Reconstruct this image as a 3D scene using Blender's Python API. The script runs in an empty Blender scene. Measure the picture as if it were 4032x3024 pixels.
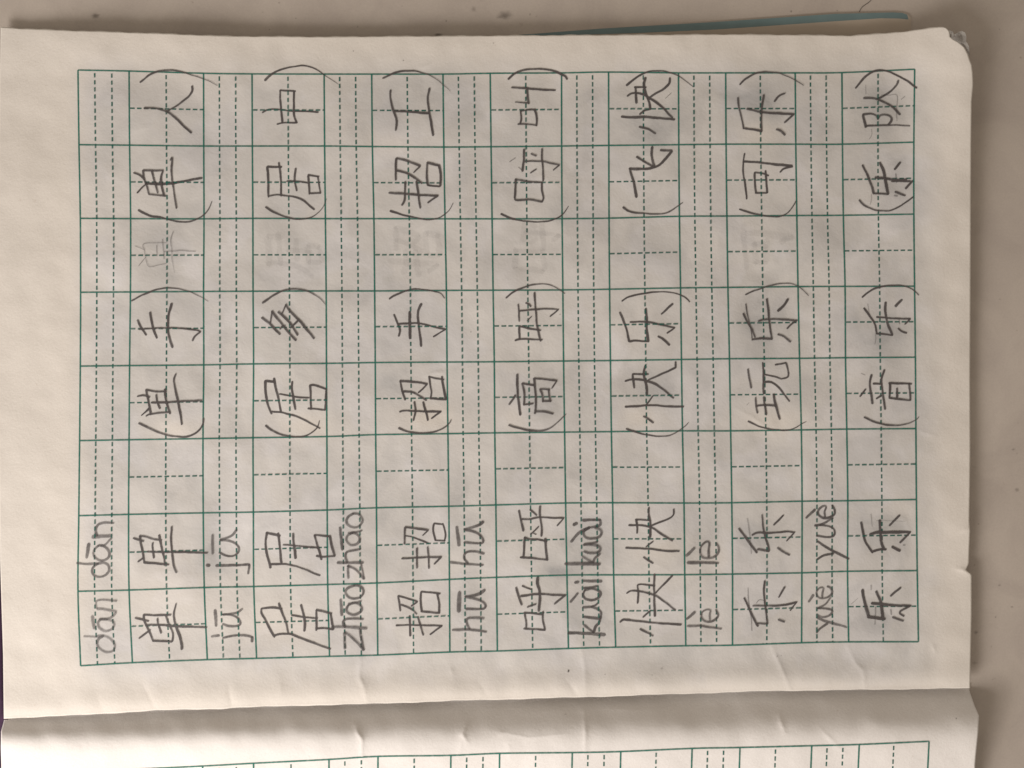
import bpy, math
import numpy as np

# ---------------------------------------------------------------- camera, world, lamp, exposure
scene = bpy.context.scene
cam_data = bpy.data.cameras.new("camera")
cam_data.sensor_width = 36.0
cam_data.angle = math.radians(60.0)
cam_data.clip_start = 0.005
cam_data.clip_end = 20.0
cam = bpy.data.objects.new("camera", cam_data)
CAM_LOC = (-0.006968919, -0.006852638, 0.195931963)
CAM_ROT = (0.010171009, -0.042253986, -0.012625195)
cam.location = CAM_LOC
cam.rotation_euler = CAM_ROT
scene.collection.objects.link(cam)
scene.camera = cam

world = bpy.data.worlds.new("World")
scene.world = world
world.use_nodes = True
wb = world.node_tree.nodes["Background"]
wb.inputs[0].default_value = (1.0, 0.885, 0.75, 1)
wb.inputs[1].default_value = 0.40

def aim(o, tgt):
    from mathutils import Vector
    d = Vector(tgt) - o.location
    o.rotation_euler = d.to_track_quat('-Z', 'Y').to_euler()

# the window the page is read by: low, to the lower left
ld = bpy.data.lights.new("window_light", 'AREA')
ld.shape = 'RECTANGLE'; ld.size = 0.24; ld.size_y = 0.18
ld.energy = 2.95
ld.color = (1.0, 0.962, 0.935)
lo = bpy.data.objects.new("window_light", ld)
lo.location = (-0.29, -0.35, 0.215)
aim(lo, (0.0, 0.0, 0.0))
scene.collection.objects.link(lo)

scene.view_settings.view_transform = 'Standard'
scene.view_settings.look = 'None'
scene.view_settings.exposure = 0.0
scene.view_settings.gamma = 1.0

# ---------------------------------------------------------------- measured layout
# camera model, used to turn measured picture positions (4032 x 3024) into places on the desk and page
F = 2016.0 / math.tan(math.radians(30.0))
_a, _b, _c = CAM_ROT
Rx = np.array([[1,0,0],[0,math.cos(_a),-math.sin(_a)],[0,math.sin(_a),math.cos(_a)]])
Ry = np.array([[math.cos(_b),0,math.sin(_b)],[0,1,0],[-math.sin(_b),0,math.cos(_b)]])
Rz = np.array([[math.cos(_c),-math.sin(_c),0],[math.sin(_c),math.cos(_c),0],[0,0,1]])
RM = Rz @ Ry @ Rx
CC = np.array(CAM_LOC)

def place(u, v, z=0.0):
    """measured positions -> world points at height z"""
    u = np.asarray(u, float); v = np.asarray(v, float)
    d = np.stack([(u - 2016.0) / F, -(v - 1512.0) / F, -np.ones_like(u)], -1) @ RM.T
    t = (z - CC[2]) / d[..., 2]
    return CC + d * t[..., None]

def measured(x, y):
    """world plan position -> layout coordinates (used only to shape the paper)"""
    q = (np.stack([x, y, np.zeros_like(x)], -1) - CC) @ RM
    return 2016.0 + F * q[..., 0] / -q[..., 2], 1512.0 - F * q[..., 1] / -q[..., 2]

MM = 0.001
DESK = -2.0 * MM
# grid crossings measured on the photographed page
LAT = [
 [(306.8,276),(508,280),(801.3,288.8),(992.2,291.2),(1276,292),(1463.3,292),(1744,292),(1930,288.8),(2210.9,287.2),(2396,284),(2671.4,287.2),(2857.2,287.2),(3131,287.2),(3315,286),(3601.4,272.8)],
 [(310.8,570),(510,572),(802,575.3),(993.4,575.3),(1278,575.3),(1466,577.3),(1747.4,579.3),(1933.4,578.1),(2211.3,575.3),(2397,573),(2672.6,570),(2858.8,568),(3133.3,568),(3317,568),(3598.2,560)],
 [(316,860),(514,861.3),(803,862),(995.4,860.2),(1281,861.3),(1472,861.3),(1752,862),(1937.4,862),(2213,861.4),(2398,859.4),(2675,852),(2862,851),(3137.3,849),(3320.5,848),(3598.2,843.4)],
 [(317.2,1151.2),(513.3,1150),(801.3,1148),(996.2,1147.2),(1284,1146),(1474.9,1146),(1757.4,1144),(1941.4,1143.2),(2216,1142),(2400,1139.2),(2679.4,1134),(2866,1132),(3142,1128.8),(3327.3,1128),(3601,1127.2)],
 [(316,1442),(510,1440),(802,1437.3),(998.2,1433.3),(1285.2,1431.3),(1477.3,1428),(1760,1426),(1946,1424.9),(2218.9,1422),(2403.3,1420),(2683,1416),(2872,1412.9),(3148,1411.3),(3329,1408.9),(3604.2,1406.9)],
 [(313.2,1735.4),(508,1732),(799,1727.4),(996,1724),(1286.8,1719.4),(1478.9,1712),(1763.4,1708),(1948,1705),(2222.9,1702),(2407,1700),(2687,1697),(2876.8,1697),(3155,1693.3),(3334,1690),(3606.2,1688)],
 [(310,2031),(506,2026),(800,2020),(997.4,2016.8),(1288,2008.8),(1482,2000),(1767,1994),(1952.2,1988.8),(2226.9,1981.2),(2412,1980),(2693,1981.2),(2881.2,1980),(3158,1974),(3338,1972),(3608.2,1967.2)],
 [(306.8,2328.9),(508,2324),(804,2314),(999,2310),(1290,2302),(1484,2296),(1769.4,2282),(1955,2274),(2232,2264.9),(2416,2264),(2696,2263.3),(2884,2260.9),(3157.3,2256),(3337,2250),(3611.4,2247.3)],
 [(317.2,2622),(521,2610),(816,2598),(1010,2593),(1297.2,2585),(1487.3,2580),(1771,2568),(1958,2564),(2238,2554),(2424,2549),(2700,2543.3),(2884,2541),(3156,2531.4),(3341.3,2528),(3616.2,2527.3)]]
# pencil strokes, traced: @ origin and scale, # kind|label|darkness, then width and points
STROKES = """
@290 240 2.4994
#bracket|closing bracket
24-8s 655 210 690 180 740 140 800 112 870 98 950 92 1030 98 1100 118 1180 145 1260 172 1340 203 1415 242
#character|人
22s 690 466 760 464 840 474 900 492 960 525 1030 590 1100 660 1160 710
22-18s 1165 245 1168 295 1135 345 1070 400 990 455 915 495
#character|单
22 592 1103 650 1125 698 1170
18 625 1300 665 1255 705 1218
20 680 1080 692 1160 715 1230 740 1312
22 678 1078 880 1078
22 878 1080 855 1160 865 1240 890 1330
20 740 1312 905 1332
22 765 1090 795 1190 830 1300
20 950 978 968 952 962 1100 975 1230 995 1350 1013 1450
28s 705 1205 800 1212 900 1210 1000 1198 1120 1178 1262 1152
#bracket|opening bracket
24-14s 635 1465 690 1495 760 1525 860 1542 940 1565 1040 1582 1120 1582 1200 1562 1280 1515 1325 1465 1362 1382
#bracket|closing bracket
26-8s 1880 195 1935 140 2000 100 2080 72 2180 55 2249 48 2329 60 2419 100 2479 145 2539 185 2604 232
#character|中
22 2030 290 2180 300
22 2030 290 2032 400 2045 500 2055 610
20 2000 622 2060 608 2200 608
22 2169 295 2167 400 2164 500 2174 560 2197 612
18s 1855 510 1900 485 1980 476 2060 482 2110 490 2200 495 2249 495 2409 505
#character|居
24 1903 1040 1912 1150 1915 1250 1918 1342
22 1903 1040 2050 1045
22 2018 1000 2028 1080 2040 1180 2042 1330
20s 1918 1330 1990 1318 2060 1325 2159 1337 2229 1355 2289 1395 2369 1465
24 2184 1055 2174 1130 2179 1200 2196 1278
18 2095 1185 2211 1188 2314 1200
22 2304 1130 2314 1215 2321 1312
22 2304 1125 2414 1140
20 2399 1135 2414 1210 2429 1300
20 2321 1302 2429 1302
#bracket|opening bracket
24-8s 1890 1440 1950 1480 2030 1515 2110 1540 2199 1558 2279 1555 2349 1535 2409 1490 2459 1430 2489 1355
@290 1100 2.4994
#bracket|closing bracket
20-8s 568 212 640 170 740 130 850 95 960 85 1060 98 1150 125 1240 170 1322 216
#character|手
22 625 402 665 480 715 548
24 752 322 765 420 790 510 820 582
26s 962 238 935 340 928 450 935 560 972 672
17s 640 490 800 483 930 480 1040 480 1130 490 1210 502 1248 518
20 1248 518 1190 560 1168 605
#character|单
22 625 1150 690 1142 750 1160
16 665 1340 740 1265
14 680 1330 742 1278
24 712 1085 725 1150 745 1250 755 1335
22 712 1088 800 1102 912 1105
24 895 1080 905 1180 935 1280 948 1325
20 710 1345 760 1325 945 1308
22 812 1135 820 1200 850 1272
20 765 1212 930 1212 1050 1202 1260 1192
22s 1003 930 985 980 990 1040 1015 1150 1040 1290 1065 1430
#bracket|opening bracket
22-16s 640 1418 720 1455 820 1500 930 1535 1020 1550 1110 1552 1180 1525 1240 1475 1272 1420 1278 1370
#bracket|closing bracket
24-10s 1858 235 1900 205 1960 160 2040 118 2120 98 2199 98 2279 110 2359 145 2429 190 2477 245
#character|多
24 1850 375 1935 440 1985 500 2030 545
18 1935 440 1948 315
24 1948 315 2040 430 2110 520 2190 605
18s 2028 492 2050 465 2080 462
24 2012 318 2100 400 2160 480 2205 552
18 2045 345 2088 250
24 2088 250 2129 315 2219 405 2290 490 2367 585
20 2130 478 2170 440 2211 402
#character|居
26 1885 1000 1885 1080 1895 1170 1925 1270 1950 1325
26 1885 1000 1975 1010
26 1972 975 1990 1080 2015 1180 2040 1310
20s 1945 1300 2050 1310 2120 1330 2199 1352 2299 1400 2424 1465
24 2151 1005 2149 1080 2164 1190 2179 1280
18 2025 1130 2110 1145 2200 1160 2319 1165
22 2324 1040 2331 1150 2337 1280
22 2324 1045 2369 1042 2484 1078
22 2482 1072 2480 1180 2477 1285
22 2304 1272 2399 1280 2477 1287
#bracket|opening bracket
24-12s 1888 1440 1940 1480 2020 1518 2100 1540 2199 1552 2269 1545 2339 1510 2399 1455 2419 1390
@290 1980 2.4994
#pinyin|dan with macron, faint|.72
26 30 595 130 602 240 596
24s 235 598 300 590 340 620 342 680 295 725 240 730 192 705 178 660 200 620 235 600
24s 240 425 198 470 200 520 240 560 290 565 335 545 350 500 325 450 270 420 240 425
22 265 425 310 410 350 370 375 350
32 147 400 137 470 127 545
36 180 335 260 330 370 325
24s 230 330 212 270 240 215 300 195 395 200
#pinyin|dan with macron, fainter|.6
20 98 1315 220 1320
24s 220 1320 290 1310 350 1335 395 1380 400 1430 370 1465 310 1465 255 1435 230 1390 245 1340 290 1312
24s 330 1147 270 1148 238 1175 238 1205 255 1235 310 1265 370 1248 395 1215 390 1170 330 1150
22s 250 1143 325 1145 380 1120 417 1080
26 228 1045 310 1050 420 1070
20s 228 1045 215 1000 228 965 290 955 425 965
30 182 1115 187 1180 203 1240
#character|单
22 585 350 690 380
22 630 582 690 540
24 650 325 660 400 680 490 690 590
22 645 325 720 335 790 360 865 370
22 840 320 860 420 885 530 895 615
22 690 588 790 595 935 612
20 778 395 775 440 790 545
20 725 482 900 487 1100 488 1315 492
22s 965 235 958 330 958 420 970 530 985 620 1012 688
#character|单
20 605 1132 735 1165
20 642 1335 750 1255
20 690 1100 690 1150 725 1230 780 1365
20 690 1102 820 1108 955 1105
20 905 1110 935 1200 975 1290 970 1365
20 780 1362 965 1368
20 822 1138 830 1200 858 1285
20 705 1205 850 1205 1000 1215 1310 1230
18-28s 1005 990 985 1080 990 1160 1015 1240 1045 1330 1060 1400 1060 1445
#pinyin|ju with macron|.85
28 1362 315 1368 505
22s 1600 265 1560 320 1490 355 1440 367
22s 1440 367 1510 370 1580 395 1625 450 1610 500 1560 525 1490 515 1430 485
34 1308 615 1340 615
26 1400 620 1520 618 1640 612 1730 605
24 1730 605 1715 700
#pinyin|ju with macron|.82
30 1393 1055 1400 1215
20 1660 1045 1600 1085 1460 1100
22s 1465 1100 1560 1105 1620 1140 1640 1190 1600 1215 1530 1215 1465 1195
28 1355 1318 1432 1305
22s 1465 1330 1530 1315 1640 1305 1720 1312 1760 1325
24 1755 1320 1752 1368
#character|居
26 1900 290 1890 380 1895 480 1915 560 1935 640
26 1900 295 2030 325
26 2010 300 2025 420 2045 600
20s 1940 608 2040 605 2099 607 2179 622 2279 655 2350 690 2422 718
28 2159 300 2164 400 2184 550
18 2060 415 2150 420 2419 445
24 2369 315 2399 430 2439 560
22 2369 318 2439 322 2524 330
26 2519 325 2539 420 2567 525
20 2389 522 2449 533 2567 527
#character|居
22 1848 1040 1850 1090 1890 1160 1930 1250 1978 1325
22 1848 1042 1940 1030 2050 1045
22 2018 990 2050 1080 2090 1190 2112 1295
22s 1970 1305 2040 1290 2099 1290 2149 1297 2249 1340 2419 1400 2529 1440
24 2234 1005 2254 1080 2274 1160 2271 1265
18 2144 1105 2219 1120 2299 1133 2399 1137
22 2384 1055 2389 1150 2389 1255
22 2384 1055 2539 1090
22 2524 1090 2539 1170 2554 1248
20 2389 1240 2479 1237 2549 1250
@1130 240 2.4994
#bracket|closing bracket
24-6s 940 172 1000 145 1080 110 1160 98 1250 98 1330 118 1410 145 1480 185 1540 235 1580 270 1605 298
#character|工
22s 1018 285 1018 360 1035 450 1055 520 1078 590 1070 685
24 1402 268 1385 340 1385 410 1400 500 1418 610 1435 735
24 1055 492 1200 502 1390 515
#character|招
24 1000 1298 1150 1305 1300 1322 1485 1325
18 1485 1325 1385 1395
22 1162 1190 1162 1280 1155 1370 1130 1420
22 1270 1185 1290 1300 1312 1450
22 1072 955 1070 1060 1072 1175
24 1078 955 1180 985 1310 1035
18 1310 1035 1245 1100
22s 1075 1078 1160 1100 1240 1140 1330 1205
24 1380 1000 1375 1100 1385 1220
24 1380 1000 1500 1030
24 1495 1025 1515 1130 1505 1235
20 1385 1222 1500 1235
#bracket|opening bracket
24-10s 1015 1475 1080 1495 1160 1520 1250 1540 1330 1558 1410 1562 1490 1545 1560 1500 1605 1455 1635 1400
@1130 1100 2.4994
#bracket|closing bracket
22-12s 1008 195 1060 160 1140 125 1220 98 1290 95 1370 105 1450 120 1510 140 1550 185
#character|手
24 1052 345 1085 420 1110 500 1098 562
28 1208 315 1205 430 1212 585
26s 1325 240 1290 320 1292 440 1310 560 1322 660
20s 1085 438 1200 435 1300 435 1400 455 1480 475 1560 492
18 1560 492 1440 565
#character|招
22 1105 1305 1150 1295 1300 1298 1515 1302
20 1515 1302 1420 1370
24 1252 1205 1262 1300 1245 1390
22 1340 1205 1365 1300 1385 1390
22 1112 1000 1135 1100 1162 1190
26 1112 998 1250 1010 1380 1032
18 1380 1032 1340 1070 1290 1115
22s 1130 1105 1220 1110 1290 1140 1370 1190
20 1395 955 1412 1050 1422 1110 1412 1180
20 1395 955 1470 975 1545 990
24 1525 955 1540 1070 1562 1185
20 1410 1175 1565 1185
#bracket|opening bracket
22-14s 1095 1462 1160 1490 1230 1508 1310 1515 1400 1510 1480 1490 1550 1455 1600 1415 1616 1380
@1130 1980 2.4994
#pinyin|zhao with macron|.8
24s 650 105 600 140 585 185 610 225 660 245 710 230 740 185 730 140 700 110 650 105
24s 640 300 605 315 585 350 592 385 630 415 680 410 710 375 705 330 660 298 625 303
22 600 300 680 290 735 270
26 522 240 530 350 545 465
28 492 590 620 590 750 590
24s 590 590 575 540 585 490 640 470 725 455
24 598 620 605 745
24 598 620 680 660 755 750
20 728 600 760 755
#pinyin|zhao with macron|.82
24s 660 815 600 840 575 880 600 925 655 945 715 930 750 885 740 840 700 815 660 815
24s 600 1010 585 1050 600 1085 650 1105 710 1085 735 1045 710 1000 650 985 600 1010
22 600 997 690 985 732 965
28 525 950 540 1110
28 440 1220 600 1225 785 1235
24s 570 1225 550 1180 570 1150 640 1140 750 1147
28 560 1275 570 1440
24 570 1275 660 1350 760 1450
22 710 1240 755 1450
#character|招
20 1130 548 1330 540 1520 535
18 1520 535 1445 605
22 1278 445 1278 645
20 1382 435 1398 645
20 1160 240 1155 410
20 1160 240 1290 255 1390 270
16 1390 270 1335 320
18s 1165 325 1230 335 1310 365 1395 400
20 1445 210 1440 280 1460 370
20 1445 205 1535 210
20 1530 205 1560 310 1550 375
20 1460 370 1555 375
#character|招
20 1075 1210 1200 1202 1400 1208 1525 1212
22 1525 1212 1405 1295
24 1208 1115 1210 1310
24 1290 1120 1315 1220 1340 1305
20 1095 915 1115 1065
20 1095 915 1190 945 1285 975
18 1285 975 1220 1020
20s 1120 1005 1190 1030 1240 1060 1275 1095
22 1320 875 1315 970 1325 1070
22 1320 875 1505 895
22 1480 895 1495 990 1495 1085
22 1320 1068 1500 1085
#pinyin|hu with macron|.85
30-20 1930 185 1880 225 1740 262
24s 1745 265 1830 280 1890 310 1930 360 1925 395 1880 402 1800 395 1740 390
34 1668 235 1680 330 1693 425
24 1605 585 1750 600 1930 615
24s 1780 600 1740 545 1750 500 1790 478 1850 478 1940 500
#pinyin|hu with macron|.85
30-20 1945 855 1880 900 1750 925
24s 1750 925 1850 945 1930 980 1955 1015 1930 1045 1850 1045 1760 1045
38 1697 875 1690 1075
24 1625 1252 1780 1248 1960 1272
24s 1800 1248 1770 1190 1765 1150 1790 1135 1850 1130 1940 1138
@1950 240 2.4994
#bracket|closing bracket
22s 125 180 180 135 250 100 340 82 440 78 520 85 600 108 650 135 690 155 705 182
#character|叫
20 245 490 255 560 245 615
18 245 492 330 480 395 480
24 385 475 408 540 405 640
18 222 622 300 620 405 635
22 160 262 320 272 590 290
22 315 260 318 330 330 425
16 330 412 195 405
#character|呼
24 200 1162 200 1250 190 1350
20 195 1165 250 1175 340 1192 460 1195
22 455 1190 460 1280 475 1350 462 1390
22 190 1345 205 1370 320 1365 400 1375 462 1390
24 285 870 280 960 265 1085
20 350 915 405 935
18 345 1105 405 1068
20 460 860 460 960 468 1080 470 1180
18 285 988 460 990 545 1005 630 1022
18 630 1022 572 1078
#bracket|opening bracket
24-12s 55 1505 120 1535 200 1560 290 1577 380 1585 470 1582 560 1565 630 1535 680 1495 718 1430
#smudge|short faint reddish tick|.45
12 140 995 200 950
12 230 1045 262 1075
8 1675 370 1735 315
#bracket|closing bracket
24-10s 1290 240 1350 190 1420 145 1500 110 1580 98 1660 100 1740 120 1810 150 1870 195 1945 255
#character|快
26 1378 260 1385 330 1390 415
22 1370 258 1485 262
28 1478 165 1465 230 1475 300 1505 380 1525 470
24s 1300 345 1340 322 1400 318 1460 335 1520 365 1590 410 1650 460 1700 520 1745 560
24s 1720 165 1712 220 1665 270 1590 315 1520 360
22 1420 525 1470 490 1530 475
28 1240 550 1350 558 1470 550 1600 562 1765 578
26 1415 650 1500 670 1580 715
#character|飞
28 1320 1055 1345 1140 1370 1230 1390 1345
28 1320 1060 1440 1065
28s 1440 1065 1530 1055 1610 1025 1680 960 1740 890
24 1740 885 1625 880
30 1545 845 1540 920 1560 1040
26 1390 942 1470 990 1545 1035
#bracket|opening bracket
24-12s 1255 1438 1310 1475 1370 1492 1450 1500 1540 1508 1630 1505 1710 1485 1780 1440 1845 1395
@1950 1100 2.4994
#bracket|closing bracket
22-10s 105 185 170 130 240 95 330 62 420 48 520 52 580 72 640 105 685 140
#character|呼
22 235 465 235 520 242 590
20 238 462 300 475 380 492 450 502
20 195 605 240 590 330 588 462 595
20 225 245 232 320 238 415
18 298 232 330 245 350 270
14 312 410 355 368
22 388 132 390 230 400 340 408 430 430 540 445 612
18 240 310 300 305 400 298 540 290 620 298
18 620 298 540 368
#character|高
22 135 1235 200 1140
26 215 935 215 1060 230 1200 245 1338
24 265 1022 285 1120 280 1235
24 265 1022 380 1045
20 275 1235 375 1222
24 380 975 395 1100 398 1220 388 1325
20 380 975 480 985 605 998
18 605 998 555 1075
24 398 1300 480 1300 570 1322
22 440 1078 460 1130 468 1210
20 440 1080 535 1088
22 525 1080 530 1140 545 1205
20 465 1200 550 1200
#bracket|opening bracket
24-14s 132 1435 200 1458 280 1478 360 1490 430 1490 500 1480 570 1445 640 1385 695 1330
#bracket|closing bracket
20-14s 1245 215 1300 180 1380 155 1480 135 1570 125 1660 125 1760 135 1850 165 1890 195 1912 222
#character|乐
26 1225 322 1270 430 1300 520 1318 615
22 1318 612 1380 602 1500 612
28 1480 288 1492 400 1492 500 1505 615
22 1325 420 1480 420 1600 440 1765 475
18 1765 475 1690 530
24 1748 238 1632 345
24 1600 562 1650 590 1715 648
#character|快
22 1352 940 1360 1000 1368 1072
20 1350 935 1505 935
24 1478 845 1460 920 1470 990 1490 1060 1495 1135
24s 1275 1000 1340 985 1410 985 1500 1005 1580 1035 1660 1090 1755 1168
22 1775 810 1775 870
20 1775 870 1640 930 1500 995
22 1275 1252 1400 1250 1550 1240 1700 1250 1855 1255
18 1555 1145 1515 1195 1480 1240
24 1460 1350 1505 1375 1555 1412
#bracket|opening bracket
20-10s 1290 1470 1350 1490 1440 1522 1540 1540 1640 1545 1740 1528 1820 1480 1870 1445 1900 1410
@1950 1940 2.4994
#character|呼
22 290 440 285 540 275 645
20 285 440 340 458 430 465 510 482
28 490 450 495 540 510 665
22 245 640 370 645 520 662
24 230 175 250 270 278 380
20 342 165 408 222
18 425 332 385 375 345 410
14 375 400 402 412
24 440 130 440 230 455 330 452 430
20 255 265 340 262 440 242 560 248 675 252
18 675 252 610 328
#character|呼
22 285 1180 300 1260 305 1340
20 280 1180 370 1190 470 1205
22 468 1172 470 1260 490 1355
20 278 1338 380 1345 490 1355
26 205 935 225 1010 258 1105
18 262 915 300 935 355 955
18 312 1128 400 1095
30 420 830 415 900 435 970 435 1060 428 1165
22 245 1020 350 1005 440 1000 570 1008 690 1010
22 690 1010 580 1095
#pinyin|kuai with grave accent|.88
32 685 700 850 702 1030 702
22 855 630 960 690
24s 960 690 975 650 1010 625 1035 600
24s 870 578 930 597 1000 592 1035 560 1010 525 950 512 870 515
22 870 515 950 500 1010 485
24s 930 345 880 375 868 410 900 445 960 452 1020 437 1045 400 1030 365 980 345
28 860 270 1035 270
24s 1035 270 1035 320 980 335 940 345
30 768 320 805 298
28s 745 485 790 430 850 380 930 345
#pinyin|kuai with grave accent|.88
32 720 1382 900 1385 1080 1400
22 870 1300 920 1340 970 1380
24s 970 1380 985 1320 1020 1280 1040 1220
26 870 1225 1030 1240
24s 1030 1240 1045 1190 1010 1145 940 1125 860 1130
20 940 1125 990 1105 1010 1085
24s 880 960 865 1000 890 1045 950 1060 1010 1040 1035 1000 1015 965 950 945 880 958
22 870 940 950 935 1010 918
30 865 870 1045 870
30 780 885 820 875
26 738 1080 775 1035 810 990
#character|快
22 1385 265 1395 330 1398 402
20 1380 265 1525 275
24 1512 145 1510 220 1525 300 1525 445
22s 1312 320 1400 322 1480 330 1560 355 1640 410 1745 475
20s 1755 160 1750 220 1680 270 1600 300 1535 330
22 1285 545 1400 550 1550 555 1680 575 1810 578
18 1555 480 1485 535
22 1460 635 1550 698
#character|快
20 1400 915 1408 1000 1398 1088
18 1398 912 1450 905 1570 918
24 1568 805 1560 900 1565 1040 1570 1220
20s 1290 990 1330 970 1400 970 1480 985 1570 1010 1660 1070 1775 1160
20 1745 815 1660 900 1575 990
22s 1225 1275 1260 1250 1340 1260 1500 1275 1650 1288 1830 1302
22 1455 1225 1525 1165
22 1422 1340 1490 1375 1555 1412
#pinyin|le with grave accent|.85
28 1890 690 2020 690 2195 695
22s 2100 635 2100 560 2108 500 2080 485 2025 530 2015 590 2040 635 2095 645 2160 630 2195 590 2200 540 2175 500
26 1880 625 1965 542
#pinyin|le with grave accent|.82
22 1890 1315 2020 1310 2110 1325 2224 1342
20s 2110 1262 2110 1200 2118 1158 2080 1152 2035 1180 2030 1230 2060 1265 2120 1272 2170 1245 2195 1205 2172 1150
24 1882 1248 1965 1174
@2790 240 2.4994
#bracket|closing bracket
22-10s 305 230 360 180 430 140 510 112 590 108 680 115 760 145 830 178 880 205 935 242
#character|乐
20 290 360 300 460 325 570 345 670
22 345 662 430 675 525 692
22 545 335 520 470 520 600 522 700
24s 375 470 450 488 560 508 680 518 840 525
20 840 525 748 605
22s 752 318 690 350 648 402
24 665 675 710 690 752 730
#character|可
20 352 910 342 1000 342 1100 360 1230 375 1360
24-30 345 992 500 998 650 1018 825 1036
22 825 1040 740 1060 702 1098
22 452 1100 455 1200 470 1300
22 450 1098 520 1105 590 1132
22 562 1080 570 1200 575 1300
20 460 1300 575 1300
#bracket|opening bracket
22-12s 305 1458 400 1490 500 1515 580 1530 660 1535 720 1525 780 1490 830 1430 862 1378
#bracket|closing bracket
24-20s 1445 270 1500 200 1560 140 1620 105 1700 92 1780 110 1860 145 1950 190 2000 230 2048 268
#character|队|.82
28 1522 530 1545 655
22s 1520 525 1600 522 1650 540 1668 575
24s 1665 575 1690 535 1740 530 1790 550 1800 590 1770 630
20 1540 640 1700 635 1850 630 1980 640
24s 1870 190 1850 240 1790 300 1720 345 1665 370
26s 1525 368 1600 365 1660 378 1740 410 1820 460 1885 530
#smudge|half erased ghost strokes under the last character|.38
9 1700 335 1780 335 1855 338 1850 460 1855 590
7 1545 235 1548 330
8s 1600 670 1605 730 1580 775
12 1895 380 1930 350
8 1600 1310 1605 1360 1590 1415
20 1825 1325 1860 1330
14 1840 1110 1850 1200
#character|乐
26 1515 1025 1560 1110 1600 1220 1625 1310
24 1625 1305 1770 1310
30 1685 1000 1725 1100 1745 1200 1770 1310
26 1640 1148 1720 1155 1850 1170 1950 1165
20 1800 1185 1985 1182
26 2005 1180 1940 1255
26 1890 998 1830 1070
24 1835 1290 1935 1325
#bracket|opening bracket
20-14s 1480 1368 1520 1410 1580 1445 1660 1472 1740 1478 1800 1470 1880 1430 1950 1385 2015 1338
@2790 1080 2.4994
#bracket|closing bracket
18-10s 362 202 420 175 500 148 580 118 680 95 780 90 850 105 900 130 950 175 985 210
#character|乐
12 365 290 385 400 410 520 430 650
20 340 385 380 470 430 550 460 620
24 430 640 530 632 625 640
22 572 242 590 360 600 500 622 640
22 488 458 560 445 700 445 868 455
20 868 455 815 490 775 535
26 782 245 730 320 680 360
24 682 588 740 610 808 665
#character|玩
20 465 1210 468 1300 482 1368
22 540 1205 555 1300 572 1385
24 640 1180 660 1290 700 1432
22 465 1298 560 1290 660 1295
20 385 935 400 1030 420 1120
22 532 870 540 1000 540 1100 545 1180
22s 545 1060 620 1065 690 1115 740 1175 795 1248
20 545 985 640 1005 720 1032
20s 720 1032 775 1015 785 985 778 940 765 870
18 765 870 655 892
#bracket|opening bracket
22-10s 390 1445 450 1475 520 1505 600 1525 700 1535 790 1532 860 1505 920 1470 960 1450
#bracket|closing bracket
22-14s 1510 228 1570 180 1640 140 1730 115 1830 108 1920 115 1990 140 2035 170 2068 205
#character|乐
22 1530 330 1600 430 1640 510 1655 590
20 1655 582 1720 587 1810 600
28 1742 275 1742 380 1765 500 1810 600
20 1650 422 1800 432 1985 440
20 1985 440 1930 490
26 1905 250 1835 318
18 1862 532 1900 560 1950 578
#smudge|half erased ghost strokes beside the character|.42
8 1565 290 1580 380
9 1645 590 1645 640 1635 690
9 1870 440 1880 490
9 1500 972 1540 992
8 378 1290 400 1268
#character|音
20 1490 1205 1545 1130
26 1605 990 1588 1060 1595 1150 1612 1275
24 1732 940 1700 1040 1715 1180 1740 1330
20 1620 1075 1700 1080
20 1650 1225 1700 1195
24 1785 1070 1780 1220
22 1775 1070 2000 1080
20 1975 1070 1985 1240
22 1775 1218 1990 1240
22 1855 1120 1858 1215
#bracket|opening bracket
24-12s 1530 1408 1600 1440 1690 1468 1780 1485 1870 1488 1950 1475 2020 1445 2055 1425 2070 1400
@2790 1920 2.4994
#character|乐
24 295 402 370 500 430 580 475 640
24 480 608 530 612 595 628
20 525 265 540 400 560 500 580 560 595 628
20s 425 468 480 445 600 450 700 440 780 432 845 440
18 845 440 770 525
22 738 272 640 370
22 680 595 740 635 798 665
#character|乐
22 350 1088 400 1200 440 1280 488 1365
18 485 1335 575 1340
20 552 920 545 1050 560 1200 582 1345
20 435 1165 600 1165 750 1155 868 1130
15 868 1130 802 1212
20 750 975 688 1080
20 682 1300 748 1325
#smudge|half erased ghost strokes under the characters|.38
13 378 305 400 420 410 520 420 655
13 388 985 398 1150 420 1300 428 1410
9 470 1140 500 1105 545 1110
#pinyin|yue with grave accent|.92
24 1070 530 1150 580 1220 620 1380 705
24-18s 1065 708 1130 670 1180 655 1230 650
24s 1045 375 1110 365 1190 320 1225 300
20s 1090 370 1170 375 1225 400 1245 440 1225 480 1170 490 1060 475
22s 1145 295 1140 240 1155 185 1120 185 1080 225 1085 270 1130 300 1190 295 1235 265 1240 220 1215 175
26 962 302 1048 214
#pinyin|yue with grave accent|.78
24s 1065 1275 1150 1315 1250 1345 1360 1375
22 1065 1430 1100 1385 1170 1335
20s 1065 1250 1120 1275 1190 1255 1215 1215 1180 1195 1075 1190
20 1075 1190 1150 1150 1200 1085
20s 1120 1085 1120 1040 1128 990 1090 990 1062 1030 1075 1075 1120 1090 1180 1075 1215 1030 1195 985 1165 975
26 987 1128 1032 1054
#character|乐
26 1500 340 1515 420 1540 520 1580 590 1615 640
26 1615 628 1680 612 1745 610
32 1685 320 1690 450 1700 540 1725 610
32 1585 462 1650 442 1750 440 1985 440
22 1985 440 1885 545
22 1880 270 1780 378
34 1805 582 1885 622
#smudge|half erased ghost strokes near the bottom right corner|.4
9 1595 260 1612 385
5 1650 325 1750 325 1935 332
18 1915 565 1935 565
15 1645 1170 1640 1260 1635 1350
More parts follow.
